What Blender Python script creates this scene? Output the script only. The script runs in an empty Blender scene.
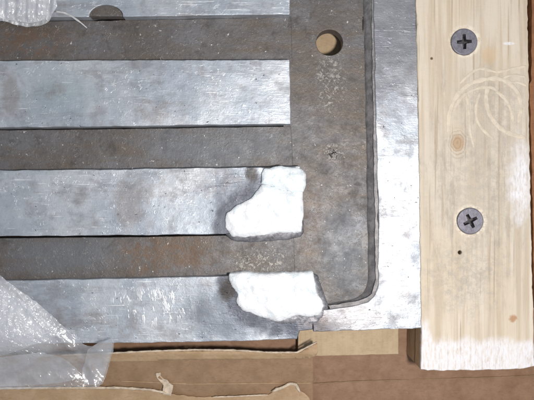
import bpy, bmesh, math, random
from mathutils import Vector, noise

random.seed(7)
S = 0.00035            # metres per photo pixel on the plane of the rib tops (z = 0)
H = 600.0              # camera height over that plane, in the same units
CX, CY = 267.0, 200.0
scn = bpy.context.scene
col = scn.collection

# ------------------------------------------------------------------ camera
cd = bpy.data.cameras.new('camera'); cam = bpy.data.objects.new('camera', cd); col.objects.link(cam)
cam.location = (0, 0, H*S)
cd.sensor_width = 36; cd.lens = 36*H/534; cd.clip_start = 0.005; cd.clip_end = 50
scn.camera = cam
# ------------------------------------------------------------------ world and flash
w = bpy.data.worlds.new('World'); scn.world = w; w.use_nodes = True
bg = w.node_tree.nodes['Background']
bg.inputs[0].default_value = (0.80, 0.88, 1.0, 1); bg.inputs[1].default_value = 0.40
fl = bpy.data.lights.new('camera_flash', 'AREA'); fl.shape = 'DISK'; fl.size = 0.022; fl.energy = 0.56
fl.color = (1.0, 0.965, 0.93)
flash = bpy.data.objects.new('camera_flash', fl); col.objects.link(flash)
flash.location = (140*S, -60*S, 640*S)      # beside the lens, to its right and a little lower
flash.rotation_euler = (Vector((30*S, -20*S, 0)) - flash.location).to_track_quat('-Z', 'Y').to_euler()
scn.view_settings.view_transform = 'Standard'; scn.view_settings.look = 'None'
scn.view_settings.exposure = 0.0; scn.view_settings.gamma = 1.0
scn.render.engine = 'CYCLES'
scn.cycles.transparent_max_bounces = 24


# ------------------------------------------------------------------ helpers
def at(px, py, z=0.0):
    """photo pixel + height (px units) -> world point"""
    k = (H - z)/H
    return Vector(((px-CX)*k*S, (CY-py)*k*S, z*S))


def N3(x, y, z=0.0, f=1.0):
    return noise.noise(Vector((x*f, y*f, z*f+3.3)))


def empty(name, loc, label, cat, group=None):
    o = bpy.data.objects.new(name, None); col.objects.link(o); o.location = loc
    o.empty_display_size = 0.01
    o['label'] = label; o['category'] = cat
    if group: o['group'] = group
    return o


def link(name, me, mat, parent=None):
    o = bpy.data.objects.new(name, me); col.objects.link(o)
    if mat and not me.materials: me.materials.append(mat)
    if parent:
        o.parent = parent
        base = parent
        off = Vector((0, 0, 0))
        while base:
            off += base.location; base = base.parent
        o.location = -off
    return o


def tag(o, label, cat, group=None):
    o['label'] = label; o['category'] = cat
    if group: o['group'] = group
    return o


def resample(poly, step):
    out = []
    n = len(poly)
    for i in range(n):
        a = Vector(poly[i]); b = Vector(poly[(i+1) % n])
        k = max(1, int((b-a).length/step))
        for j in range(k): out.append(a.lerp(b, j/k))
    return out


def area2(p):
    return sum(p[i].x*p[(i+1) % len(p)].y - p[(i+1) % len(p)].x*p[i].y for i in range(len(p)))


def smooth_loop(p, it=1):
    for _ in range(it):
        n = len(p)
        p = [(p[i-1] + p[i]*2 + p[(i+1) % n])/4 for i in range(n)]
    return p


def normals2(p):
    n = len(p); sg = 1 if area2(p) > 0 else -1
    out = []
    for i in range(n):
        d = p[(i+1) % n]-p[i-1]
        if d.length < 1e-9: d = Vector((1, 0))
        d.normalize(); out.append(Vector((-d.y, d.x))*sg)   # points inward
    return out


def slab_mesh(name, poly, zt, zb, bevel=0.9, jit=0.35, step=3.0, hole=None, round_it=0, lin=0, wear=0.5, freq=0.11, seed=0):
    """A plate with worn, uneven edges: outline as seen at zt, vertical sides down to zb."""
    k = (H-zt)/H
    loops = []
    for q, src in enumerate([poly] + list(hole or [])):
        p = resample([((x-CX)*k, (CY-y)*k) for x, y in src], step if q == 0 else 1.5)
        if round_it and q == 0: p = smooth_loop(p, round_it)
        nn = normals2(p)
        if q == 0:
            p = [p[i] + nn[i]*jit*(N3(p[i].x, p[i].y, seed, freq) + 0.35*N3(p[i].x, p[i].y, seed+9, freq*3)) for i in range(len(p))]
        s = 1 if q == 0 else -1
        loops.append((p, nn, s))
    bm = bmesh.new()
    top_edges = []
    for p, nn, s in loops:
        n = len(p)
        bw = [max(0.12, bevel*(1 + wear*(N3(v.x, v.y, seed+4, 0.16)+0.7*N3(v.x, v.y, seed+7, 0.5)))) for v in p]
        rings = []
        for t in (1.0, 0.62, 0.25, 0.0):        # inset fraction, from the top down
            a = math.acos(min(1, max(0, 1-t))) if t < 1 else math.pi/2
            zz = lambda i: zt - (bw[i]*lin*(1-t) if lin else bw[i]*(1-math.sin(a)))
            rings.append([bm.verts.new(((p[i].x + nn[i].x*s*bw[i]*t)*S, (p[i].y + nn[i].y*s*bw[i]*t)*S, zz(i)*S)) for i in range(n)])
        rings.append([bm.verts.new((p[i].x*S, p[i].y*S, zb*S)) for i in range(n)])
        for r in range(len(rings)-1):
            for i in range(n):
                j = (i+1) % n
                f = bm.faces.new((rings[r][i], rings[r][j], rings[r+1][j], rings[r+1][i])); f.smooth = r < 3
        for i in range(n): top_edges.append(bm.edges.get((rings[0][i], rings[0][(i+1) % n])))
        bot = [bm.edges.get((rings[-1][i], rings[-1][(i+1) % n])) for i in range(n)]
        if not hole: bm.faces.new(rings[-1])
    bmesh.ops.triangle_fill(bm, edges=top_edges, use_beauty=True, use_dissolve=False)
    bmesh.ops.recalc_face_normals(bm, faces=bm.faces)
    me = bpy.data.meshes.new(name); bm.to_mesh(me); bm.free()
    return me


def slab(name, poly, zt, zb, mat, parent=None, **kw):
    return link(name, slab_mesh(name, poly, zt, zb, **kw), mat, parent)


# ------------------------------------------------------------------ node helpers
class NT:
    def __init__(s, name):
        s.m = bpy.data.materials.new(name); s.m.use_nodes = True
        s.t = s.m.node_tree; s.n = s.t.nodes; s.b = s.n['Principled BSDF']
        tc = s.n.new('ShaderNodeTexCoord'); mp = s.n.new('ShaderNodeMapping')
        mp.inputs['Scale'].default_value = (1/S, 1/S, 1/S)
        s.t.links.new(tc.outputs['Object'], mp.inputs[0]); s.co = mp.outputs[0]

    def set(s, sock, v):
        if isinstance(v, bpy.types.NodeSocket): s.t.links.new(v, sock)
        else:
            if hasattr(sock.default_value, '__len__') and len(sock.default_value) == 4 and len(v) == 3: v = (*v, 1)
            sock.default_value = v

    def scale(s, v, src=None):
        n = s.n.new('ShaderNodeMapping'); n.inputs['Scale'].default_value = v
        s.t.links.new(src or s.co, n.inputs[0]); return n.outputs[0]

    def noise(s, f, detail=4, rough=0.55, co=None, dist=0.0, off=None):
        n = s.n.new('ShaderNodeTexNoise'); s.t.links.new(co or s.co, n.inputs['Vector'])
        n.inputs['Scale'].default_value = f; n.inputs['Detail'].default_value = detail
        n.inputs['Roughness'].default_value = rough; n.inputs['Distortion'].default_value = dist
        return n.outputs['Fac']

    def vor(s, f, co=None, feature='F1'):
        n = s.n.new('ShaderNodeTexVoronoi'); n.feature = feature
        s.t.links.new(co or s.co, n.inputs['Vector']); n.inputs['Scale'].default_value = f
        return n.outputs['Distance']

    def ramp(s, v, a, b, lo=0.0, hi=1.0):
        n = s.n.new('ShaderNodeMapRange'); n.clamp = True; n.interpolation_type = 'SMOOTHSTEP'
        s.set(n.inputs[0], v)
        for i, q in enumerate((a, b, lo, hi)): s.set(n.inputs[i+1], q)
        return n.outputs[0]

    def math(s, op, a, b=0.0):
        n = s.n.new('ShaderNodeMath'); n.operation = op; s.set(n.inputs[0], a); s.set(n.inputs[1], b); return n.outputs[0]

    def mix(s, f, a, b):
        n = s.n.new('ShaderNodeMix'); n.data_type = 'RGBA'
        s.set(n.inputs[0], f); s.set(n.inputs[6], a); s.set(n.inputs[7], b); return n.outputs[2]

    def dist(s, px, py, z=0.0, sx=1.0, sy=1.0, rot=0.0):
        """distance (px) to the spot under a photo pixel; sx, sy squash it to an ellipse"""
        k = (H-z)/H
        a = s.n.new('ShaderNodeVectorMath'); a.operation = 'SUBTRACT'
        s.t.links.new(s.co, a.inputs[0]); a.inputs[1].default_value = ((px-CX)*k, (CY-py)*k, 0)
        mr = s.n.new('ShaderNodeMapping'); mr.inputs['Rotation'].default_value = (0, 0, rot)
        s.t.links.new(a.outputs[0], mr.inputs[0])
        m = s.n.new('ShaderNodeVectorMath'); m.operation = 'MULTIPLY'
        s.t.links.new(mr.outputs[0], m.inputs[0]); m.inputs[1].default_value = (1/sx, 1/sy, 0)
        l = s.n.new('ShaderNodeVectorMath'); l.operation = 'LENGTH'; s.t.links.new(m.outputs[0], l.inputs[0])
        return l.outputs['Value']

    def blob(s, px, py, r, z=0.0, sx=1.0, sy=1.0, soft=0.5, wob=0.5, rot=0.0, wf=0.09):
        d = s.dist(px, py, z, sx*r, sy*r, rot)
        d = s.math('ADD', d, s.math('MULTIPLY', s.math('SUBTRACT', s.noise(wf, 3), 0.5), wob*2))
        return s.ramp(d, 1-soft, 1+soft*0.4, 1.0, 0.0)

    def chain(s, pts, r, z=0.0, soft=0.6, wob=0.4, wf=0.09):
        m = None
        for px, py in pts:
            d = s.dist(px, py, z, r, r); m = d if m is None else s.math('MINIMUM', m, d)
        m = s.math('ADD', m, s.math('MULTIPLY', s.math('SUBTRACT', s.noise(wf, 3), 0.5), wob*2))
        return s.ramp(m, 1-soft, 1+soft*0.4, 1.0, 0.0)

    def bump(s, h, strength, dist=1.0, prev=None):
        n = s.n.new('ShaderNodeBump'); n.inputs['Strength'].default_value = strength
        n.inputs['Distance'].default_value = dist*S; s.set(n.inputs['Height'], h)
        if prev: s.t.links.new(prev, n.inputs['Normal'])
        return n.outputs[0]

    def out(s, color, rough, metal=0.0, normal=None, spec=0.5):
        s.set(s.b.inputs['Base Color'], color); s.set(s.b.inputs['Roughness'], rough)
        s.set(s.b.inputs['Metallic'], metal); s.b.inputs['Specular IOR Level'].default_value = spec
        if normal: s.t.links.new(normal, s.b.inputs['Normal'])
        return s.m


def worms(s, f, lo, hi, d=1.2):
    """thin broken squiggles: sharpened grain glints painted as pale flecks"""
    a = s.noise(f, 2, 0.5, dist=d)
    r = s.ramp(s.math('ABSOLUTE', s.math('SUBTRACT', a, 0.5)), lo, hi, 1, 0)
    return s.math('MULTIPLY', r, s.ramp(s.noise(f*0.9, 2, co=s.scale((1, 1.3, 1))), 0.50, 0.60))


def mat_bright_iron():
    s = NT('worn_bright_iron')
    big = s.noise(0.012, 4, 0.6); mid = s.noise(0.05, 5, 0.65); fine = s.noise(0.42, 4, 0.75)
    streak = s.noise(0.06, 5, 0.7, co=s.scale((0.12, 1.6, 1)))
    c = s.mix(s.ramp(big, 0.35, 0.65), (0.43, 0.47, 0.525), (0.575, 0.595, 0.62))
    c = s.mix(s.ramp(mid, 0.48, 0.70, 0, 0.6), c, (0.25, 0.25, 0.265))
    c = s.mix(s.ramp(streak, 0.52, 0.72, 0, 0.45), c, (0.27, 0.255, 0.25))
    c = s.mix(s.ramp(fine, 0.55, 0.68, 0, 0.28), c, (0.24, 0.23, 0.23))
    w1 = s.math('MULTIPLY', worms(s, 0.17, 0.012, 0.035), s.ramp(s.noise(0.03, 3), 0.42, 0.6))
    # straight scratches: two families of fine lines, broken up
    for ang, f, gf in ((1.25, 0.5, 0.021), (0.05, 0.6, 0.027), (2.0, 0.45, 0.033)):
        mp = s.n.new('ShaderNodeMapping'); mp.inputs['Rotation'].default_value = (0, 0, ang); mp.inputs['Scale'].default_value = (0.05, 1, 1)
        s.t.links.new(s.co, mp.inputs[0])
        w2 = s.math('MULTIPLY', s.ramp(s.noise(f, 2, 0.5, co=mp.outputs[0]), 0.645, 0.69), s.ramp(s.noise(gf, 3, 0.6), 0.47, 0.58))
        w1 = s.math('MAXIMUM', w1, w2)
    mp = s.n.new('ShaderNodeMapping'); mp.inputs['Rotation'].default_value = (0, 0, 0.75); mp.inputs['Scale'].default_value = (1, 0.35, 1)
    s.t.links.new(s.co, mp.inputs[0])
    gg = s.math('MULTIPLY', s.ramp(s.noise(0.16, 3, 0.6, co=mp.outputs[0]), 0.53, 0.60), s.blob(152, 306, 42, sx=1.1, sy=0.5, wob=0.4))
    w1 = s.math('MAXIMUM', w1, gg)
    c = s.mix(s.math('MULTIPLY', w1, 0.6), c, (0.84, 0.85, 0.86))
    c = s.mix(s.math('MULTIPLY', s.blob(58, 92, 34, sx=1.2, sy=0.8, wob=0.5, soft=0.8), 0.35), c, (0.36, 0.46, 0.47))
    c = s.mix(s.ramp(s.noise(0.018, 5, 0.72, co=s.scale((0.7, 1.5, 1))), 0.50, 0.68, 0, 0.6), c, (0.23, 0.225, 0.235))
    pit = s.ramp(s.noise(0.21, 3, 0.5, co=s.scale((1, 1.2, 1))), 0.69, 0.74)
    c = s.mix(s.math('MULTIPLY', pit, 0.8), c, (0.11, 0.10, 0.11))
    # grey-blue heat tint left where metal was torn off, soot beside it, upper rim painted darker where the glare falls off
    tint = s.math('MAXIMUM', s.blob(232, 198, 34, sx=0.8, sy=1.2, wob=0.22), s.blob(224, 312, 40, sx=1.05, sy=0.85, wob=0.3))
    tint = s.math('MAXIMUM', tint, s.blob(300, 328, 30, sx=1.3, sy=0.6, wob=0.3))
    c = s.mix(s.math('MULTIPLY', tint, 0.85), c, (0.185, 0.205, 0.24))
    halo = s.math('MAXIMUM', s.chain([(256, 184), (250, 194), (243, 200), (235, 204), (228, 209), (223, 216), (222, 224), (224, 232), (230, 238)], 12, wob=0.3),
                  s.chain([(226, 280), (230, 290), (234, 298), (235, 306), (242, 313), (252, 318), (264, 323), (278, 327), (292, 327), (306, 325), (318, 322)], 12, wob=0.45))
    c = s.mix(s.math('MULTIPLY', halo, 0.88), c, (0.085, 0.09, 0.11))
    soot = s.math('MAXIMUM', s.blob(252, 173, 8, sy=1.2, wob=0.4), s.blob(229, 288, 11, sx=0.9, sy=1.5, wob=0.45, rot=0.5))
    soot = s.math('MAXIMUM', soot, s.blob(272, 166, 16, sy=0.22, wob=0.2))
    c = s.mix(s.math('MULTIPLY', soot, 0.9), c, (0.05, 0.043, 0.04))
    rim_falloff = s.blob(395, 20, 95, sx=0.7, sy=1.1, wob=0.35, soft=0.7)
    c = s.mix(s.math('MULTIPLY', rim_falloff, 0.7), c, (0.18, 0.175, 0.19))
    rust = s.math('MAXIMUM', s.blob(10, 95, 16, sx=0.6, sy=1.6, wob=0.6), s.blob(130, 205, 22, sx=0.8, sy=1.3, wob=0.6))
    rust = s.math('MAXIMUM', rust, s.blob(345, 318, 30, sx=1.5, sy=0.6, wob=0.5))
    rust = s.math('MAXIMUM', rust, s.math('MULTIPLY', s.ramp(s.noise(0.02, 5, 0.7), 0.54, 0.66), 0.8))
    c = s.mix(s.math('MULTIPLY', rust, 0.42), c, (0.24, 0.18, 0.15))
    rg = s.math('ADD', s.ramp(mid, 0.3, 0.7, 0.38, 0.60), s.math('MULTIPLY', pit, 0.2))
    n = s.bump(s.noise(0.42, 3, 0.65, dist=0.5), 0.20, 0.7)
    n = s.bump(s.noise(0.09, 3, 0.6), 0.16, 1.8, n)
    n = s.bump(s.noise(0.02, 2), 0.35, 7.0, n)
    n = s.bump(s.noise(0.9, 2, 0.5, co=s.scale((0.16, 1.0, 1))), 0.2, 0.5, n)
    n = s.bump(w1, 0.35, 0.6, n)
    n = s.bump(s.math('SUBTRACT', 1.0, pit), 0.5, 0.9, n)
    return s.out(c, rg, 0.62, n)


def mat_dark_iron():
    s = NT('rust_stained_dark_iron')
    big = s.noise(0.014, 4, 0.6); mid = s.noise(0.06, 5, 0.7); fine = s.noise(0.33, 4, 0.75)
    hs = s.noise(0.05, 5, 0.7, co=s.scale((0.25, 1.2, 1)))
    c = s.mix(s.ramp(big, 0.35, 0.65), (0.135, 0.12, 0.112), (0.175, 0.17, 0.175))
    c = s.mix(s.ramp(hs, 0.42, 0.66, 0, 0.7), c, (0.15, 0.115, 0.085))
    c = s.mix(s.ramp(mid, 0.52, 0.72, 0, 0.75), c, (0.075, 0.065, 0.06))
    c = s.mix(s.ramp(fine, 0.50, 0.62, 0, 0.3), c, (0.08, 0.07, 0.062))
    blue = s.math('MAXIMUM', s.blob(225, 146, 70, z=-11, sx=1.3, sy=0.4, wob=0.5, soft=0.8), s.blob(345, 255, 46, z=-12, sx=0.7, sy=1.2, wob=0.5, soft=0.8))
    blue = s.math('MAXIMUM', blue, s.blob(60, 255, 50, z=-11, sx=1.2, sy=0.5, wob=0.5, soft=0.8))
    c = s.mix(s.math('MULTIPLY', blue, 0.6), c, (0.165, 0.18, 0.20))
    gate = s.ramp(s.noise(0.12, 5, 0.75), 0.40, 0.58)
    rust = s.math('MAXIMUM', s.blob(165, 255, 44, z=-11, sx=1.2, sy=0.55, wob=0.7), s.math('MULTIPLY', s.blob(310, 220, 30, z=-12, sx=0.5, sy=1.7, wob=0.8), 0.45))
    rust = s.math('MAXIMUM', rust, s.blob(30, 42, 40, z=-11, sx=1.3, sy=0.4, wob=0.8))
    rust = s.math('MULTIPLY', rust, gate)
    c = s.mix(s.math('MULTIPLY', rust, 0.6), c, (0.19, 0.115, 0.072))
    w1 = worms(s, 0.15, 0.010, 0.03); w2 = s.math('MULTIPLY', worms(s, 0.09, 0.008, 0.02), 0.8)
    w1 = s.math('MAXIMUM', w1, w2)
    c = s.mix(s.math('MULTIPLY', w1, 0.22), c, (0.42, 0.40, 0.38))
    # pale scraped patches with a broken outline
    scr = s.math('MAXIMUM', s.blob(262, 260, 34, z=-11, sx=1.15, sy=0.36, wob=0.4), s.blob(331, 78, 30, z=-12, sx=0.55, sy=1.2, wob=0.5))
    scr = s.math('MAXIMUM', scr, s.blob(333, 152, 11, z=-12, sx=1.1, sy=0.8, wob=0.3, soft=0.2))
    scr = s.math('MULTIPLY', scr, s.ramp(s.noise(0.24, 5, 0.8, dist=0.6), 0.47, 0.57))
    c = s.mix(s.math('MULTIPLY', scr, 0.62), c, (0.46, 0.43, 0.39))
    slit = s.math('MAXIMUM', s.blob(363, 24, 8, z=-12, sx=0.11, sy=1.1, wob=0.1, soft=0.25), s.blob(372, 288, 9, z=-7, sx=0.2, sy=0.9, wob=0.1, soft=0.25))
    slit = s.math('MAXIMUM', slit, s.math('MULTIPLY', s.blob(334, 153, 9, z=-12, sx=1.0, sy=0.8, wob=0.3), s.ramp(s.noise(0.3, 3, 0.7), 0.55, 0.60)))
    c = s.mix(slit, c, (0.02, 0.015, 0.015))
    spk = s.ramp(s.noise(0.24, 3, 0.5, co=s.scale((1.3, 1, 1))), 0.705, 0.74)
    c = s.mix(s.math('MULTIPLY', spk, 0.8), c, (0.62, 0.60, 0.58))
    n = s.bump(s.noise(0.36, 4, 0.7), 0.32, 0.9)
    n = s.bump(s.noise(0.09, 4), 0.22, 2.0, n)
    n = s.bump(s.noise(0.02, 2), 0.35, 6.0, n)
    n = s.bump(s.math('MAXIMUM', scr, w1), 0.4, 0.7, n)
    return s.out(c, s.ramp(mid, 0.3, 0.7, 0.46, 0.66), 0.4, n)


def mat_fracture(name, tint):
    s = NT(name)
    g = s.noise(0.30, 4, 0.75)
    c = s.mix(s.ramp(g, 0.35, 0.60), tint, (0.88, 0.885, 0.89))
    c = s.mix(s.ramp(s.noise(0.07, 4), 0.48, 0.64, 0, 0.5), c, (0.70, 0.80, 0.84))
    n = s.bump(s.noise(0.35, 4, 0.8), 0.5, 1.3)
    n = s.bump(s.noise(0.10, 3), 0.5, 4.0, n)
    return s.out(c, 0.45, 0.15, n)


def mat_torn_iron():
    s = NT('grainy_torn_iron')
    g = s.noise(0.22, 4, 0.75)
    c = s.mix(s.ramp(g, 0.35, 0.65), (0.15, 0.145, 0.155), (0.30, 0.295, 0.31))
    n = s.bump(s.noise(0.22, 4, 0.6), 0.4, 1.2)
    return s.out(c, 0.5, 0.6, n)


def mat_wood():
    s = NT('weathered_pale_pine')
    wob = s.noise(0.010, 3)
    g = s.n.new('ShaderNodeTexNoise')
    co = s.scale((0.20, 0.008, 0.2))
    s.t.links.new(co, g.inputs['Vector']); g.inputs['Scale'].default_value = 1.0; g.inputs['Detail'].default_value = 5
    g.inputs['Distortion'].default_value = 0.35
    grain = g.outputs['Fac']
    fib = s.noise(1.0, 3, 0.6, co=s.scale((0.8, 0.03, 0.8)))
    c = s.mix(s.ramp(grain, 0.36, 0.62), (0.52, 0.425, 0.315), (0.66, 0.575, 0.465))
    c = s.mix(s.ramp(fib, 0.50, 0.75, 0, 0.28), c, (0.55, 0.42, 0.28))
    c = s.mix(s.ramp(s.noise(0.012, 4, 0.6, co=s.scale((1.5, 0.5, 1))), 0.45, 0.65, 0, 0.5), c, (0.58, 0.47, 0.33))
    grime = s.math('MAXIMUM', s.blob(480, 180, 56, wob=0.7, sx=1.0, sy=1.3, soft=0.8), s.blob(465, 270, 50, wob=0.8, sx=0.9, sy=0.9, soft=0.8))
    grime = s.math('MAXIMUM', grime, s.blob(490, 105, 38, wob=0.5, soft=0.8))
    grime = s.math('MULTIPLY', grime, s.ramp(s.noise(0.16, 6, 0.85), 0.42, 0.58))
    c = s.mix(s.math('MULTIPLY', grime, 0.62), c, (0.36, 0.325, 0.28))
    crk = s.ramp(s.noise(1.0, 2, 0.5, co=s.scale((0.33, 0.006, 0.3))), 0.66, 0.70)
    c = s.mix(s.math('MULTIPLY', crk, 0.6), c, (0.36, 0.25, 0.15))
    c = s.mix(s.math('MULTIPLY', s.blob(475, 170, 120, sx=0.8, sy=1.15, wob=0.5, soft=0.9, wf=0.03), 0.42), c, (0.47, 0.42, 0.35))
    sm_ = s.ramp(s.noise(0.10, 5, 0.75, co=s.scale((1.0, 0.25, 1))), 0.50, 0.66)
    sm_ = s.math('MULTIPLY', sm_, s.blob(470, 190, 130, sx=0.7, sy=1.1, wob=0.5, soft=0.8, wf=0.03))
    c = s.mix(s.math('MULTIPLY', sm_, 0.5), c, (0.31, 0.265, 0.215))
    # white paint: dragged across the sawn end, a scuff on the right-hand edge
    pn = s.noise(0.5, 4, 0.7, co=s.scale((0.9, 0.22, 1)))
    end = s.math('MAXIMUM', s.blob(478, 360, 58, sx=5.0, sy=0.38, wob=0.3, soft=0.35, wf=0.07), s.blob(424, 345, 14, sx=0.6, sy=2.0, wob=0.4))
    scuff = s.math('MAXIMUM', s.blob(520, 182, 36, sx=0.36, sy=1.25, wob=0.5, soft=0.7), s.blob(508, 44, 5, sx=1.2, sy=0.35, wob=0.2))
    paint = s.math('MULTIPLY', s.math('MAXIMUM', end, scuff), s.ramp(pn, 0.28, 0.62, 0.25, 1.0))
    c = s.mix(s.math('MULTIPLY', paint, 0.85), c, (0.80, 0.79, 0.83))
    # pale crushed ring round each screw, knots, a nail hole
    sz = s.n.new('ShaderNodeSeparateXYZ'); s.t.links.new(s.co, sz.inputs[0])
    low = s.ramp(s.math('ADD', sz.outputs[2], s.math('MULTIPLY', s.noise(0.15, 3), 5.0)), -1.0, 1.0, 1, 0)      # raw sawn sides, two glued layers
    side = s.mix(s.ramp(fib, 0.3, 0.7), (0.33, 0.20, 0.11), (0.50, 0.34, 0.20))
    side = s.mix(s.ramp(s.math('ABSOLUTE', s.math('ADD', sz.outputs[2], 24.0)), 1.5, 3.0, 0.8, 0), side, (0.10, 0.06, 0.04))
    c = s.mix(low, c, side)
    ring = s.math('MAXIMUM', s.ramp(s.dist(464, 42), 14, 18, 1, 0), s.ramp(s.dist(470, 221), 14, 18, 1, 0))
    ring = s.math('MULTIPLY', ring, s.ramp(s.noise(0.25, 4, 0.7), 0.38, 0.6))
    c = s.mix(s.math('MULTIPLY', ring, 0.6), c, (0.86, 0.78, 0.64))
    k1 = s.blob(457, 143, 8, sx=0.85, sy=1.15, wob=0.35, wf=0.2); k2 = s.blob(512, 318, 4.5, wob=0.6, wf=0.25); k3 = s.blob(489, 56, 9, wob=0.5)
    c = s.mix(s.math('MULTIPLY', k1, 0.75), c, (0.42, 0.27, 0.15))
    kr = s.math('ADD', s.dist(457, 143, 0, 0.9, 1.2), s.math('MULTIPLY', s.noise(0.12, 3), 6.0))
    kr = s.math('MULTIPLY', s.ramp(s.math('SINE', s.math('MULTIPLY', kr, 2.1)), 0.1, 0.9), s.blob(457, 143, 13, sx=0.85, sy=1.3, wob=0.3))
    c = s.mix(s.math('MULTIPLY', kr, 0.5), c, (0.33, 0.21, 0.12))
    c = s.mix(s.math('MULTIPLY', k2, 0.8), c, (0.40, 0.20, 0.09))
    c = s.mix(s.math('MULTIPLY', k3, 0.35), c, (0.60, 0.40, 0.20))
    c = s.mix(s.blob(431, 59, 1.6, wob=0.2), c, (0.14, 0.08, 0.05))
    n = s.bump(fib, 0.35, 0.9)
    n = s.bump(grain, 0.3, 1.5, n)
    n = s.bump(s.math('SUBTRACT', 1.0, crk), 0.4, 0.8, n)
    n = s.bump(s.noise(0.16, 4, 0.7), 0.35, 1.2, n)
    return s.out(c, 0.62, 0.0, n, 0.35)


def mat_card(name, a, b, line=None, sheen=0.3, fl=0.0):
    s = NT(name)
    g = s.noise(0.05, 5, 0.65); f = s.noise(0.6, 3, 0.6, co=s.scale((0.35, 1.0, 1)))
    c = s.mix(s.ramp(g, 0.3, 0.7), a, b)
    c = s.mix(s.ramp(f, 0.5, 0.75, 0, 0.35), c, tuple(x*0.62 for x in a))
    c = s.mix(s.ramp(s.noise(0.25, 4, 0.7), 0.60, 0.72, 0, 0.25), c, tuple(min(0.9, x*1.5) for x in b))
    n = s.bump(f, 0.2, 0.5)
    n = s.bump(s.noise(0.03, 3), 0.5, 5, n)
    if fl:
        wv = s.n.new('ShaderNodeTexWave'); wv.bands_direction = 'X'; wv.inputs['Scale'].default_value = fl
        wv.inputs['Distortion'].default_value = 0.4
        s.t.links.new(s.co, wv.inputs['Vector']); n = s.bump(wv.outputs['Fac'], 0.25, 1.2, n)
    return s.out(c, 0.6, 0.0, n, sheen)


def mat_plain(name, colr, rough=0.6, metal=0.0, bf=0.3, bs=0.3, var=0.25):
    s = NT(name)
    c = s.mix(s.ramp(s.noise(bf*0.5, 4, 0.7), 0.35, 0.65), tuple(x*(1-var) for x in colr), tuple(min(0.95, x*(1+var*0.5)) for x in colr))
    return s.out(c, rough, metal, s.bump(s.noise(bf, 4, 0.7), bs, 0.8))


def mat_film(name, stretch):
    s = NT(name); t = s.t; new = s.n.new
    fold = s.math('MAXIMUM', s.blob(15, 315, 52, z=5, sx=1.0, sy=0.9, wob=0.25, soft=0.6, rot=0.6), s.blob(20, 0, 60, z=5))
    h = s.noise(0.16, 2, 0.5, dist=0.9, co=s.scale(stretch))
    n = s.bump(s.math('MULTIPLY', h, s.math('ADD', 0.2, fold)), 1.0, 7.0)
    n = s.bump(s.noise(0.05, 2), 0.6, 6.0, n)
    tr = new('ShaderNodeBsdfTransparent'); tr.inputs[0].default_value = (0.97, 0.97, 0.98, 1)
    df = new('ShaderNodeBsdfDiffuse'); df.inputs[0].default_value = (0.92, 0.93, 0.95, 1)
    tl = new('ShaderNodeBsdfTranslucent'); tl.inputs[0].default_value = (0.82, 0.84, 0.88, 1)
    ad = new('ShaderNodeMixShader'); ad.inputs[0].default_value = 0.25; t.links.new(df.outputs[0], ad.inputs[1]); t.links.new(tl.outputs[0], ad.inputs[2])
    m1 = new('ShaderNodeMixShader'); s.set(m1.inputs[0], s.math('ADD', s.ramp(s.noise(0.045, 4, 0.7), 0.35, 0.7, 0.14, 0.34), s.math('MULTIPLY', fold, 0.42)))
    t.links.new(tr.outputs[0], m1.inputs[1]); t.links.new(ad.outputs[0], m1.inputs[2])
    gl = new('ShaderNodeBsdfGlossy'); gl.inputs[0].default_value = (1, 1, 1, 1); gl.inputs['Roughness'].default_value = 0.30; t.links.new(n, gl.inputs['Normal'])
    m2 = new('ShaderNodeMixShader'); m2.inputs[0].default_value = 0.24
    t.links.new(m1.outputs[0], m2.inputs[1]); t.links.new(gl.outputs[0], m2.inputs[2])
    t.links.new(m2.outputs[0], s.n['Material Output'].inputs['Surface'])
    return s.m


M_bright = mat_bright_iron(); M_dark = mat_dark_iron(); M_wood = mat_wood()
M_frac = mat_fracture('bare_white_fracture', (0.86, 0.865, 0.87)); M_fracb = mat_fracture('bluish_white_fracture', (0.70, 0.80, 0.84))
M_torn = mat_torn_iron()
M_wall2 = mat_plain('mid_grey_cast_iron', (0.24, 0.228, 0.225), 0.55, 0.35, 0.2, 0.6, 0.35)  # mid-grey iron for the stepped inner wall of the rim
M_floor = mat_card('brown_cardboard', (0.215, 0.118, 0.066), (0.295, 0.17, 0.10), sheen=0.4)
M_pad = mat_card('tan_cardboard', (0.43, 0.315, 0.195), (0.51, 0.385, 0.25), fl=0.055)
M_flap = mat_card('brown_flap_cardboard', (0.25, 0.155, 0.088), (0.32, 0.205, 0.122))
M_edge = mat_card('torn_cardboard_edge', (0.38, 0.25, 0.14), (0.47, 0.33, 0.205))
M_paper = mat_plain('pale_torn_paper', (0.58, 0.475, 0.36), 0.8, 0, 0.3, 0.5)
M_film = mat_film('clear_crinkled_film', (1, 1, 1)); M_pleat = mat_film('clear_pleated_film', (1.3, 0.16, 1))
M_rub = mat_plain('pushed_up_pine_fibre', (0.615, 0.53, 0.415), 0.7, 0, 0.3, 0.6, 0.12)
M_wall = mat_card('reddish_cardboard', (0.20, 0.085, 0.04), (0.30, 0.14, 0.06))
M_screw = mat_plain('grey_phosphate_steel', (0.20, 0.19, 0.22), 0.5, 0.5, 0.5, 0.25)
M_recess = mat_plain('shaded_recess_steel', (0.06, 0.055, 0.06), 0.6, 0.4, 0.5, 0.2)  # screw steel with the shade of the recess put into its colour

FLOOR_Z = -60
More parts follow.
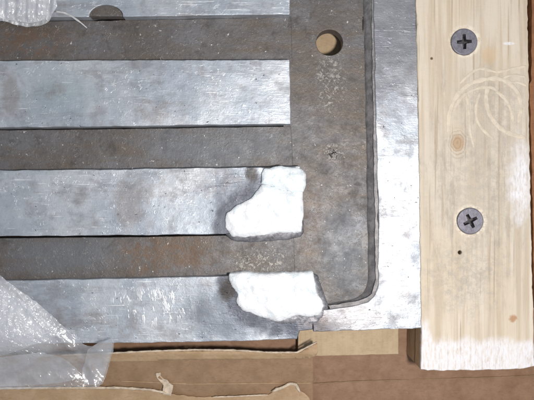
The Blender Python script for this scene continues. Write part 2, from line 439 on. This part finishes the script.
# ------------------------------------------------------------------ the surface everything rests on
fm = bmesh.new()
nx, ny = 90, 80
grid = []
for j in range(ny+1):
    row = []
    for i in range(nx+1):
        X = -420+840*i/nx; Y = 330-660*j/ny
        # a pressed crease runs across the sheet
        yc = -206 + 0.035*(X-60)
        zz = FLOOR_Z + 0.8*N3(X, Y, 1, 0.012)
        row.append(fm.verts.new((X*S, Y*S, (zz)*S)))
    grid.append(row)
for j in range(ny):
    for i in range(nx):
        f = fm.faces.new((grid[j][i], grid[j+1][i], grid[j+1][i+1], grid[j][i+1])); f.smooth = True
me = bpy.data.meshes.new('cardboard_floor'); fm.to_mesh(me); fm.free()
floor = link('cardboard_floor', me, M_floor); floor['kind'] = 'structure'


def strip(name, pts, z, wd, ht, mat, parent=None, seed=0, step=2.0):
    """a low ridge along a pixel polyline; z may be a number or a list"""
    P = []
    for i in range(len(pts)-1):
        a = Vector(pts[i]); b = Vector(pts[i+1]); k = max(1, int((b-a).length/step))
        for j in range(k):
            t = j/k; za = z if not isinstance(z, (list, tuple)) else z[i]+(z[i+1]-z[i])*t
            P.append((a.lerp(b, t), za))
    P.append((Vector(pts[-1]), z if not isinstance(z, (list, tuple)) else z[-1]))
    bm = bmesh.new(); rows = []
    for i, (p, zz) in enumerate(P):
        q = P[min(i+1, len(P)-1)][0]-P[max(i-1, 0)][0]; q.normalize(); nrm = Vector((-q.y, q.x))
        u = i*step
        hw = wd*(0.5+(0.16*noise.noise(Vector((u*1.7, seed, 4))) if mat == M_paper else 0)+0.28*noise.noise(Vector((u*0.15, seed, 0)))+0.18*noise.noise(Vector((u*0.6, seed, 2))))
        hh = ht*(1+0.4*noise.noise(Vector((u*0.2, seed, 5))))
        e = min(1, i/2, (len(P)-1-i)/2); hw *= 0.3+0.7*e
        row = []
        for t, h in ((-1, 0), (-0.7, 0.75), (0, 1), (0.7, 0.75), (1, 0)):
            c = p+nrm*hw*t
            v = at(c.x, c.y, zz); v.z += hh*h*S
            row.append(bm.verts.new(v))
        rows.append(row)
    for r in range(len(rows)-1):
        for i in range(4):
            f = bm.faces.new((rows[r][i], rows[r][i+1], rows[r+1][i+1], rows[r+1][i])); f.smooth = True
        bm.faces.new((rows[r][4], rows[r][0], rows[r+1][0], rows[r+1][4]))
    bm.faces.new(rows[0]); bm.faces.new(rows[-1])
    bmesh.ops.recalc_face_normals(bm, faces=bm.faces)
    me = bpy.data.meshes.new(name); bm.to_mesh(me); bm.free()
    return link(name, me, mat, parent)


strip('crease', [(305, 384), (360, 381), (430, 379), (500, 377), (560, 374)], FLOOR_Z+0.3, 1.1, 0.9, M_flap, floor, 3)

# ------------------------------------------------------------------ the iron plate
plate = empty('iron_plate', at(200, 170, -30), 'worn grey iron plate with raised ribs and a broken lower corner', 'plate')
# recessed channel with the bolt hole
hole = [(329.5+13.4*math.cos(a*math.pi/24), 42.5+13.0*math.sin(a*math.pi/24)) for a in range(48)]
slab('channel', [(283, -40), (372, -40), (379, 296), (374, 309), (283, 312)], -12, -27, M_dark, plate, hole=[hole], bevel=0.8, jit=0.3, seed=2)
# groove floors between the ribs; a narrow slot is added below each rib to darken its foot
beds = [[(-60, 21.6), (60, 21.0), (180, 19.2), (291, 17.0), (292.5, 63), (-60, 63)],
        [(-60, 130.6), (100, 129.0), (291, 126.3), (293, 172), (-60, 175)],
        [(-60, 238.6), (140, 237), (294, 234), (295, 282), (220, 282), (-60, 285)]]
for q, b in enumerate(beds):
    slab('groove_floor', b, -11, -30, M_dark, plate, bevel=0.7, jit=0.4, freq=0.06, seed=20+q)
# ribs
cxn, cyn = 106, 17.0
notch = [(cxn+17*math.cos(a), cyn-0.9-11.5*math.sin(a)) for a in [math.pi*t/14 for t in range(15)]]
r1 = [(-60, -40), (290, -40), (289.5, 14.2), (123.2, 16.6)] + notch + [(88.8, 16.9), (-60, 18)]
ribs = [r1,
        [(-60, 60.8), (100, 60.2), (289.5, 59.6), (290.6, 124), (100, 126.4), (-60, 128)],
        [(-60, 171), (100, 169.5), (300, 166.4), (301, 232.4), (226, 234.5), (100, 235.4), (-60, 237)],
        [(-60, 281.5), (100, 279), (225, 276), (300, 273.5), (313, 274), (313, 329.5), (300, 331), (297, 339.2), (200, 342), (-60, 345)]]
for q, r in enumerate(ribs):
    o = slab('rib', r, 0, -45.5, M_bright, plate, bevel=0.8, jit=0.55, wear=0.9, freq=0.05, seed=40+q)
nf = [(cxn+16.6*math.cos(a), cyn-0.7-11.2*math.sin(a)) for a in [math.pi*t/14 for t in range(15)]]
o = slab('notch_floor', nf, -1.6, -12, M_dark, plate, bevel=0.4, jit=0.1, seed=51); o['label'] = 'brown half-round recess in the edge of the rib'
# raised rim: right side and lower corner, with a stepped inner wall
rim = [(373, -40), (415, -40), (419, 130), (424.3, 328), (370, 330), (313.6, 331.5), (313.4, 312), (340, 308), (358, 305.5), (368, 302), (374.5, 296), (378.5, 284), (378, 200), (375.5, 100)]
slab('rim', rim, 0, -30, M_bright, plate, bevel=0.9, jit=0.9, wear=0.9, freq=0.04, seed=60)
step_ = [(364.5, -40), (380, -40), (385, 284), (379, 300), (366, 308), (340, 313), (322, 315), (322, 307), (340, 303.5), (356, 300), (364.5, 296.5), (369, 290), (369.5, 280), (369, 200), (367, 100)]
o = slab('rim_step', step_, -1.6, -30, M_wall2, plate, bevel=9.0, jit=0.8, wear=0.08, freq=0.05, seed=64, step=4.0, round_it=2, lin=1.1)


def lump(name, outline, z0, top, mat, seed, centre=None, rings=16, facet=1.1, slope=(0, 0), lowside=None):
    p = resample(outline, 1.3)
    p = smooth_loop(p, 1)
    nn = normals2(p)
    p = [p[i]+nn[i]*0.9*(N3(p[i].x, p[i].y, seed, 0.2)+0.3*N3(p[i].x, p[i].y, seed+3, 0.5)) for i in range(len(p))]
    c = sum(p, Vector((0, 0)))/len(p)
    bm = bmesh.new()
    bm.faces.new([bm.verts.new((q.x, q.y, 0)) for q in p])
    cell = 1.5
    for ax in (0, 1):
        lo, hi = min(q[ax] for q in p), max(q[ax] for q in p)
        k = lo+cell*0.7
        while k < hi:
            co = [0, 0, 0]; co[ax] = k+0.13*math.sin(k*3.1); no = [0, 0, 0]; no[ax] = 1
            bmesh.ops.bisect_plane(bm, geom=bm.verts[:]+bm.edges[:]+bm.faces[:], plane_co=co, plane_no=no); k += cell
    bmesh.ops.triangulate(bm, faces=bm.faces[:])
    pp = [(q.x, q.y) for q in p]
    for v in bm.verts:
        x, y = v.co.x, v.co.y
        d = 0 if v.is_boundary else math.sqrt(min((x-a)**2+(y-b)**2 for a, b in pp))
        e = 1-math.exp(-d/3.4)
        f_ = facet*(2.4*N3(x, y, seed, 0.07)+1.2*N3(x, y, seed+5, 0.2)+0.25*N3(x, y, seed+8, 0.55))
        f_ += facet*1.1*abs(N3(x, y, seed+11, 0.11))
        v.co = at(x, y, top-3.6+3.6*e+f_*(0.35+0.65*e))
    bmesh.ops.recalc_face_normals(bm, faces=bm.faces)
    if sum(f.normal.z for f in bm.faces) < 0: bmesh.ops.reverse_faces(bm, faces=bm.faces[:])
    for f in bm.faces: f.smooth = True
    ed = [e for e in bm.edges if e.is_boundary]
    ex = bmesh.ops.extrude_edge_only(bm, edges=ed)
    nv = [v for v in ex['geom'] if isinstance(v, bmesh.types.BMVert)]
    for v in nv: v.co.z = z0*S
    bmesh.ops.recalc_face_normals(bm, faces=bm.faces)
    me = bpy.data.meshes.new(name); bm.to_mesh(me); bm.free()
    return link(name, me, mat, plate)


# dark torn shelf below the white faces
o = lump('torn_ledge', [(224, 216), (222, 226), (225, 234), (233, 241), (250, 242.5), (270, 241), (285, 240), (301, 237), (304, 232), (303, 215), (290, 205), (250, 203), (235, 208)], -20, 0.5, M_torn, 11, facet=0.4)
o['label'] = 'dark torn metal ledge under the white patch'
o = lump('torn_ledge', [(234, 300), (240, 312), (255, 319), (275, 327), (300, 328), (318, 327), (326, 318), (329, 306), (323, 292), (318, 276), (312, 272.5), (280, 290), (250, 295)], -20, 0.8, M_torn, 15, facet=0.5)
o['label'] = 'dark torn metal ledge under the white patch'
o = lump('fracture_face', [(224.3, 220), (227, 212.5), (237, 205.7), (250.5, 199), (256, 192), (261, 184), (272, 185.5), (282, 189), (291, 192), (303, 192), (303, 200), (303.5, 213.5), (301.5, 232), (274, 232.7), (264, 235), (246, 237), (232.5, 237), (226, 229)],
         -12, 5.5, M_frac, 21, centre=(272, 212)); o['label'] = 'bright white boot-shaped fracture face on the rib end'
o = lump('fracture_face', [(261, 183.5), (261.5, 174), (264, 169), (280, 166), (299, 167.5), (306, 174), (306, 184), (303.5, 192.5), (292, 192), (282, 189), (271, 185)],
         -12, 6.5, M_fracb, 25, centre=(284, 178)); o['label'] = 'bluish white fracture face above the larger white one'
o = lump('fracture_face', [(229, 273.6), (246, 272), (262, 274), (277.5, 273), (295.6, 272.5), (313, 271.4), (314.7, 279), (317, 293), (321.5, 299.5), (324, 306), (320, 314), (309, 317), (298, 315), (289, 318.7), (277.5, 321.6), (266, 318.7), (253, 314), (242.6, 309.7), (237, 303), (237, 293), (231, 286), (229, 279)],
         -12, 5.5, M_frac, 31, centre=(278, 296)); o['label'] = 'bright white jagged fracture face at the broken lower corner'

# ------------------------------------------------------------------ cardboard below
o = slab('cardboard_pad', [(298, -20), (398, -20), (398.5, 354), (298, 356.5)], -46, FLOOR_Z+0.9, M_pad, bevel=0.5, jit=0.4, seed=70)
tag(o, 'tan corrugated cardboard pad under the iron plate, seen through its hole', 'cardboard')

flap = empty('cardboard_flap', at(200, 385, FLOOR_Z), 'brown torn cardboard flap lying along the lower edge of the plate', 'cardboard flap')


def sheet(name, outline, zf, mat, parent, cell=2.5, thick=1.2, seed=0, amp=0.5, freq=0.05):
    """a curved sheet of card or paper with real thickness; zf(px,py) gives its height"""
    p = smooth_loop(resample(outline, 2.0), 1)
    nn = normals2(p)
    p = [p[i]+nn[i]*0.7*(N3(p[i].x, p[i].y, seed, 0.2)+0.7*N3(p[i].x, p[i].y, seed+3, 0.7)) for i in range(len(p))]
    bm = bmesh.new()
    vs = [bm.verts.new((q.x, q.y, 0)) for q in p]
    bm.faces.new(vs)
    x0, x1 = min(q.x for q in p), max(q.x for q in p); y0, y1 = min(q.y for q in p), max(q.y for q in p)
    k = x0+cell
    while k < x1:
        bmesh.ops.bisect_plane(bm, geom=bm.verts[:]+bm.edges[:]+bm.faces[:], plane_co=(k, 0, 0), plane_no=(1, 0, 0)); k += cell
    k = y0+cell
    while k < y1:
        bmesh.ops.bisect_plane(bm, geom=bm.verts[:]+bm.edges[:]+bm.faces[:], plane_co=(0, k, 0), plane_no=(0, 1, 0)); k += cell
    for v in bm.verts:
        x, y = v.co.x, v.co.y
        z = zf(x, y)+amp*N3(x, y, seed, freq)
        v.co = at(x, y, z)
    for f in bm.faces: f.smooth = True
    bmesh.ops.recalc_face_normals(bm, faces=bm.faces)
    if bm.faces and sum(f.normal.z for f in bm.faces) < 0:
        bmesh.ops.reverse_faces(bm, faces=bm.faces[:])
    if thick:
        geo = bmesh.ops.extrude_face_region(bm, geom=bm.faces[:])
        for v in geo['geom']:
            if isinstance(v, bmesh.types.BMVert): v.co.z -= thick*S
        bmesh.ops.recalc_face_normals(bm, faces=bm.faces)
    me = bpy.data.meshes.new(name); bm.to_mesh(me); bm.free()
    return link(name, me, mat, parent)


def fz(x, y): return -38 - 14*min(1, max(0, (y-357)/45)) - 3*max(0, (120-x)/120)


sheet('face_sheet', [(-40, 362), (100, 358.5), (200, 356), (300, 355), (313, 357), (313.5, 380), (312, 430), (-40, 430)], fz, M_flap, flap, cell=4, thick=2.2, seed=80)
sheet('fold_edge', [(-40, 355.5), (60, 354.5), (110, 353), (160, 351.3), (230, 350.6), (280, 353), (300, 352.5), (309, 347), (317, 342.5), (317.5, 354.5), (313, 358), (280, 359), (200, 359.5), (100, 362.5), (-40, 366)],
      lambda x, y: -26-max(0, (y-353)*0.9) + 5*max(0, min(1, (x-298)/18)), M_edge, flap, cell=2.5, thick=4.0, seed=84, amp=1.0)
strip('torn_liner', [(60, 355), (110, 353), (150, 351), (195, 349.6), (235, 350), (270, 352.3), (297, 352.2), (308, 346.5), (317, 341.8)],
      [-25, -24, -24, -24, -24, -24, -23, -20, -18], 2.0, 1.6, M_paper, flap, 9)
# second torn ply lower on the flap
sheet('torn_ply', [(-40, 389), (60, 388.5), (120, 388.5), (150, 390.5), (166, 393.5), (200, 397.5), (235, 396.5), (268, 395), (276, 390), (289, 383.5), (296, 384), (301, 391), (310, 397), (311, 425), (-40, 425)],
      lambda x, y: fz(x, y)+3.2+1.2*max(0, min(1, (x-270)/25)), M_edge, flap, cell=3, thick=1.6, seed=88, amp=1.0, freq=0.12)
strip('torn_liner', [(-30, 388.4), (60, 387.8), (120, 387.6), (150, 389.6), (166, 392.8)], -43.6, 2.6, 1.2, M_paper, flap, 14)
strip('torn_liner', [(212, 397), (240, 396), (268, 394.6)], -45.6, 1.6, 1.0, M_paper, flap, 15)
strip('torn_liner', [(272, 391), (281, 388), (290, 383.4), (296, 384.5), (300, 392)], -43.5, 3.6, 2.0, M_paper, flap, 16)
strip('score_line', [(120, 381), (190, 384), (250, 383.5), (312, 383)], [fz(120, 381)+0.2, fz(190, 384)+0.2, fz(250, 383.5)+0.2, fz(312, 383)+0.2], 0.9, 0.5, M_edge, flap, 17)


def curl(name, pts, zs, wd, mat, seed):
    """a small curled paper ribbon with thickness"""
    bm = bmesh.new(); rows = []
    n = 14
    for i in range(n+1):
        u = i/n*(len(pts)-1); a = min(int(u), len(pts)-2); t = u-a
        p = Vector(pts[a]).lerp(Vector(pts[a+1]), t); z = zs[a]+(zs[a+1]-zs[a])*t
        d = (Vector(pts[a+1])-Vector(pts[a])).normalized(); nr = Vector((-d.y, d.x))
        hw = wd[a]+(wd[a+1]-wd[a])*t; hw *= 0.5*(1+0.35*noise.noise(Vector((i*0.5, seed, 0))))
        row = []
        for s_, dz in ((-1, 1.2), (-0.4, 0), (0.4, 0.1), (1, 1.6)):
            c = p+nr*hw*s_; row.append(bm.verts.new(at(c.x, c.y, z+dz)))
        rows.append(row)
    for r in range(n):
        for i in range(3):
            f = bm.faces.new((rows[r][i], rows[r][i+1], rows[r+1][i+1], rows[r+1][i])); f.smooth = True
    geo = bmesh.ops.extrude_face_region(bm, geom=bm.faces[:])
    for v in geo['geom']:
        if isinstance(v, bmesh.types.BMVert): v.co.z -= 0.6*S
    bmesh.ops.recalc_face_normals(bm, faces=bm.faces)
    me = bpy.data.meshes.new(name); bm.to_mesh(me); bm.free()
    return link(name, me, mat)


zf = fz(163, 385)
o = curl('paper_scrap', [(158, 373), (158.5, 377), (162, 380.5), (166, 383), (168, 388), (166.5, 395)], [zf+5, zf+2, zf+1.5, zf+3, zf+2, zf+2.5], [5, 4.5, 4, 7, 10, 9], M_paper, 4)
tag(o, 'small curled pale paper scrap lying on the brown cardboard flap', 'paper scrap')

# ------------------------------------------------------------------ wooden batten with screws
bt = empty('wooden_batten', at(474, 190, FLOOR_Z), 'pale weathered pine batten with two screws and a white painted end', 'wood batten')
slab('wood_strip', [(415.5, -45), (527, -45), (529.5, 120), (532, 260), (534.5, 366), (520, 369.5), (470, 370.3), (428, 371), (421, 369.5), (421.5, 330), (419.6, 200), (418, 100)],
     2.0, FLOOR_Z+0.9, M_wood, bt, bevel=1.1, jit=0.8, wear=0.9, seed=90,
     hole=[[(x+r*math.cos(a*math.pi/16), y+r*math.sin(a*math.pi/16)) for a in range(32)] for x, y, r in ((464, 42, 13.0), (470, 221, 13.0), (460, 252.5, 1.9))])
hb = bmesh.new()


def screw_mesh():
    r = 13.2
    head = bmesh.new()
    n = 48; a_, L = 1.9, 7.4            # half-width and reach of the cross
    plus = [(a_*0.8, L), (-a_*0.8, L), (-a_, a_*1.25), (-a_*1.25, a_), (-L, a_*0.8), (-L, -a_*0.8), (-a_*1.25, -a_), (-a_, -a_*1.25), (-a_*0.8, -L), (a_*0.8, -L), (a_, -a_*1.25), (a_*1.25, -a_), (L, -a_*0.8), (L, a_*0.8), (a_*1.25, a_), (a_, a_*1.25)]
    ring = lambda rr, z: [head.verts.new((rr*math.cos(2*math.pi*i/n)*S, rr*math.sin(2*math.pi*i/n)*S, z*S)) for i in range(n)]
    A = ring(r-1.0, 1.3); B = ring(r-0.3, 1.0); C = ring(r, 0.4); D = ring(r-0.5, -0.4); E = ring(5, -9.0); F = ring(4.5, -40); G = ring(0.6, -52)
    for P, Q in ((A, B), (B, C), (C, D), (D, E), (E, F), (F, G)):
        for i in range(n):
            f = head.faces.new((P[i], P[(i+1) % n], Q[(i+1) % n], Q[i])); f.smooth = True
    pv = [head.verts.new((x*S, y*S, 1.3*S)) for x, y in plus]
    ed = [head.edges.get((A[i], A[(i+1) % n])) for i in range(n)] + [head.edges.new((pv[i], pv[(i+1) % len(pv)])) for i in range(len(pv))]
    bmesh.ops.triangle_fill(head, edges=ed, use_beauty=True)
    bmesh.ops.recalc_face_normals(head, faces=head.faces)
    m1 = bpy.data.meshes.new('screw'); head.to_mesh(m1); head.free(); m1.materials.append(M_screw)
    rb = bmesh.new()
    t = [rb.verts.new((x*S, y*S, 1.25*S)) for x, y in plus]
    b = [rb.verts.new((x*0.62*S, y*0.62*S, -3.6*S)) for x, y in plus]
    k = len(plus)
    for i in range(k): rb.faces.new((t[i], t[(i+1) % k], b[(i+1) % k], b[i]))
    rb.faces.new(b)
    m2 = bpy.data.meshes.new('cross_recess'); rb.to_mesh(m2); rb.free(); m2.materials.append(M_recess)
    return m1, m2


m1, m2 = screw_mesh()
for (x, y, rot) in ((464, 42, 3), (470, 221, 27)):
    sc = bpy.data.objects.new('screw', m1); col.objects.link(sc); sc.parent = bt
    sc.location = at(x, y, 2.2)-bt.location; sc.rotation_euler = (math.radians(1.5), 0, math.radians(rot))
    rc = bpy.data.objects.new('cross_recess', m2); col.objects.link(rc); rc.parent = sc
# curved rub marks: low ridges of pushed-up fibre on the face of the wood
def spline(p, k=7):
    out = []
    for i in range(len(p)-1):
        a, b, c, d = Vector(p[max(i-1, 0)]), Vector(p[i]), Vector(p[i+1]), Vector(p[min(i+2, len(p)-1)])
        for j in range(k):
            t = j/k
            out.append(tuple(0.5*((2*b)+(c-a)*t+(2*a-5*b+4*c-d)*t*t+(3*b-a-3*c+d)*t**3)))
    return out+[p[-1]]


for q, (pts, wd) in enumerate([([(449, 136), (449, 116), (456, 97), (470, 84), (487, 79), (503, 80), (516, 90), (521, 106), (518, 124)], 4.6),
                         ([(453, 112), (461, 98), (473, 90), (488, 87), (498, 91)], 3.2),
                         ([(488, 86), (486, 100), (490, 115), (499, 127), (511, 134), (526, 138)], 4.6),
                         ([(496, 91), (505, 99), (511, 110), (513, 122)], 3.4),
                         ([(480, 92), (476, 106), (477, 120), (484, 131), (494, 139)], 3.0),
                         ([(466, 92), (469, 112), (470, 130), (474, 148)], 2.6),
                         ([(459, 84), (478, 69), (497, 72), (511, 69), (526, 66)], 2.8),
                         ([(503, 78), (513, 75), (526, 77)], 2.6),
                         ([(505, 84), (516, 82), (527, 86)], 2.4)]):
    strip('rub_mark', spline(pts), 1.85, wd*1.1, 0.38, M_rub, bt, 30+q)

# reddish cardboard side standing just beyond the batten
o = slab('cardboard_box', [(532, -45), (600, -45), (600, 310), (538, 310), (534.5, 300), (531.5, 150), (529.6, 84), (531.5, 80)], -8, FLOOR_Z+0.9, M_wall, bevel=0.6, jit=0.8, seed=95)
tag(o, 'dark reddish brown cardboard box edge beyond the wooden batten', 'cardboard box')

# ------------------------------------------------------------------ plastic film
def film(name, outline, zf, cell, label, layers=(), mat=None):
    mat = mat or M_film
    root = empty(name, at(sum(p[0] for p in outline)/len(outline), sum(p[1] for p in outline)/len(outline), 0), label, 'plastic film')
    sheet('film_sheet', outline, zf, mat, root, cell=cell, thick=0, seed=5, amp=0)
    for q, (ol, zz) in enumerate(layers):
        sheet('folded_layer', ol, zz, mat, root, cell=cell, thick=0, seed=7+q, amp=0)
    return root


def sm(a, b, x):
    t = min(1, max(0, (x-a)/(b-a))); return t*t*(3-2*t)


def bag_z(x, y):
    fall = sm(336, 372, y)
    base = 9 - 26*fall
    crink = 1-abs(N3(x, y, 2, 0.15))*2.2
    fold = (1-sm(-10, 30, (x*0.75+y)-345))           # crinkled part against the smooth folded corner
    z = base + 1.3*crink*(0.25+0.75*fold) + 4*N3(x, y, 4, 0.03) + 0.3*N3(x, y, 6, 0.4)*fold
    z += 6*math.exp(-((x-0.75*(y-275)*1.28)/4)**2)*sm(270, 300, y)*0.5
    z += 5*math.exp(-((y-(372-0.35*x+4*math.sin(x*0.09)))/4.5)**2)
    z += 4*math.exp(-((x-(86+0.25*(y-350)))/4.0)**2)*sm(340, 352, y)
    return max(z, 2.2 if y < 352 else -30)


film('plastic_wrap', [(-40, 250), (-10, 268), (10, 283), (40, 305), (60, 323), (76, 338), (88, 347), (93, 346), (99, 342), (108, 339), (112, 338), (114, 342), (113.5, 349), (109, 366), (103, 384), (98, 387), (60, 387), (20, 389), (-40, 391)],
     bag_z, 1.3, 'crumpled clear plastic wrap over the end of the lowest rib',
     layers=[([(-40, 262), (-8, 279), (25, 303), (52, 326), (64, 332), (40, 342), (15, 352), (-40, 366)], lambda x, y: bag_z(x+9, y+4)+3.0),
             ([(88, 349), (98, 343), (111, 339.5), (113, 345), (110, 357), (105, 372), (101, 384), (84, 385), (82, 370), (86, 358)], lambda x, y: bag_z(x, y)+2.5+2.0*N3(x, y, 12, 0.12)),
             ([(-40, 362), (12, 356), (40, 352), (62, 357), (76, 368), (82, 378), (60, 383), (20, 386), (-40, 388)], lambda x, y: bag_z(x, y)+2.2+2.5*N3(x, y, 14, 0.07))])


def pleat_z(x, y):
    return 8 + 3.2*math.sin(x*0.62+1.5*N3(x, y, 1, 0.05)) + 2.2*N3(x, y, 3, 0.16) - 9*sm(10, 28, y) + 1.2*N3(x, y, 9, 0.5)


film('plastic_wrap', [(-40, -40), (54, -40), (56, -5), (57, 7), (52, 14), (50, 21), (42, 25.5), (28, 27), (16, 25), (6, 21.5), (-40, 18)],
     lambda x, y: max(pleat_z(x, y), 2 if y < 18 else -9), 1.2, 'pleated clear plastic wrap over the rib with the half-round notch',
     layers=[([(-40, -40), (50, -40), (50, 4), (44, 20), (30, 23), (12, 20), (-40, 14)], lambda x, y: max(pleat_z(x+4, y), 2)+2)], mat=M_pleat)
o = curl('plastic_sliver', [(55, 11.5), (64, 12.5), (72, 16.5), (80, 22), (87, 28)], [3, 2.5, 2.5, -4, -8.5], [1.6, 1.8, 1.7, 1.5, 0.9], mat_plain('milky_plastic', (0.55, 0.55, 0.56), 0.35), 8)
tag(o, 'thin white plastic sliver hanging off the rib beside the notch', 'plastic sliver')
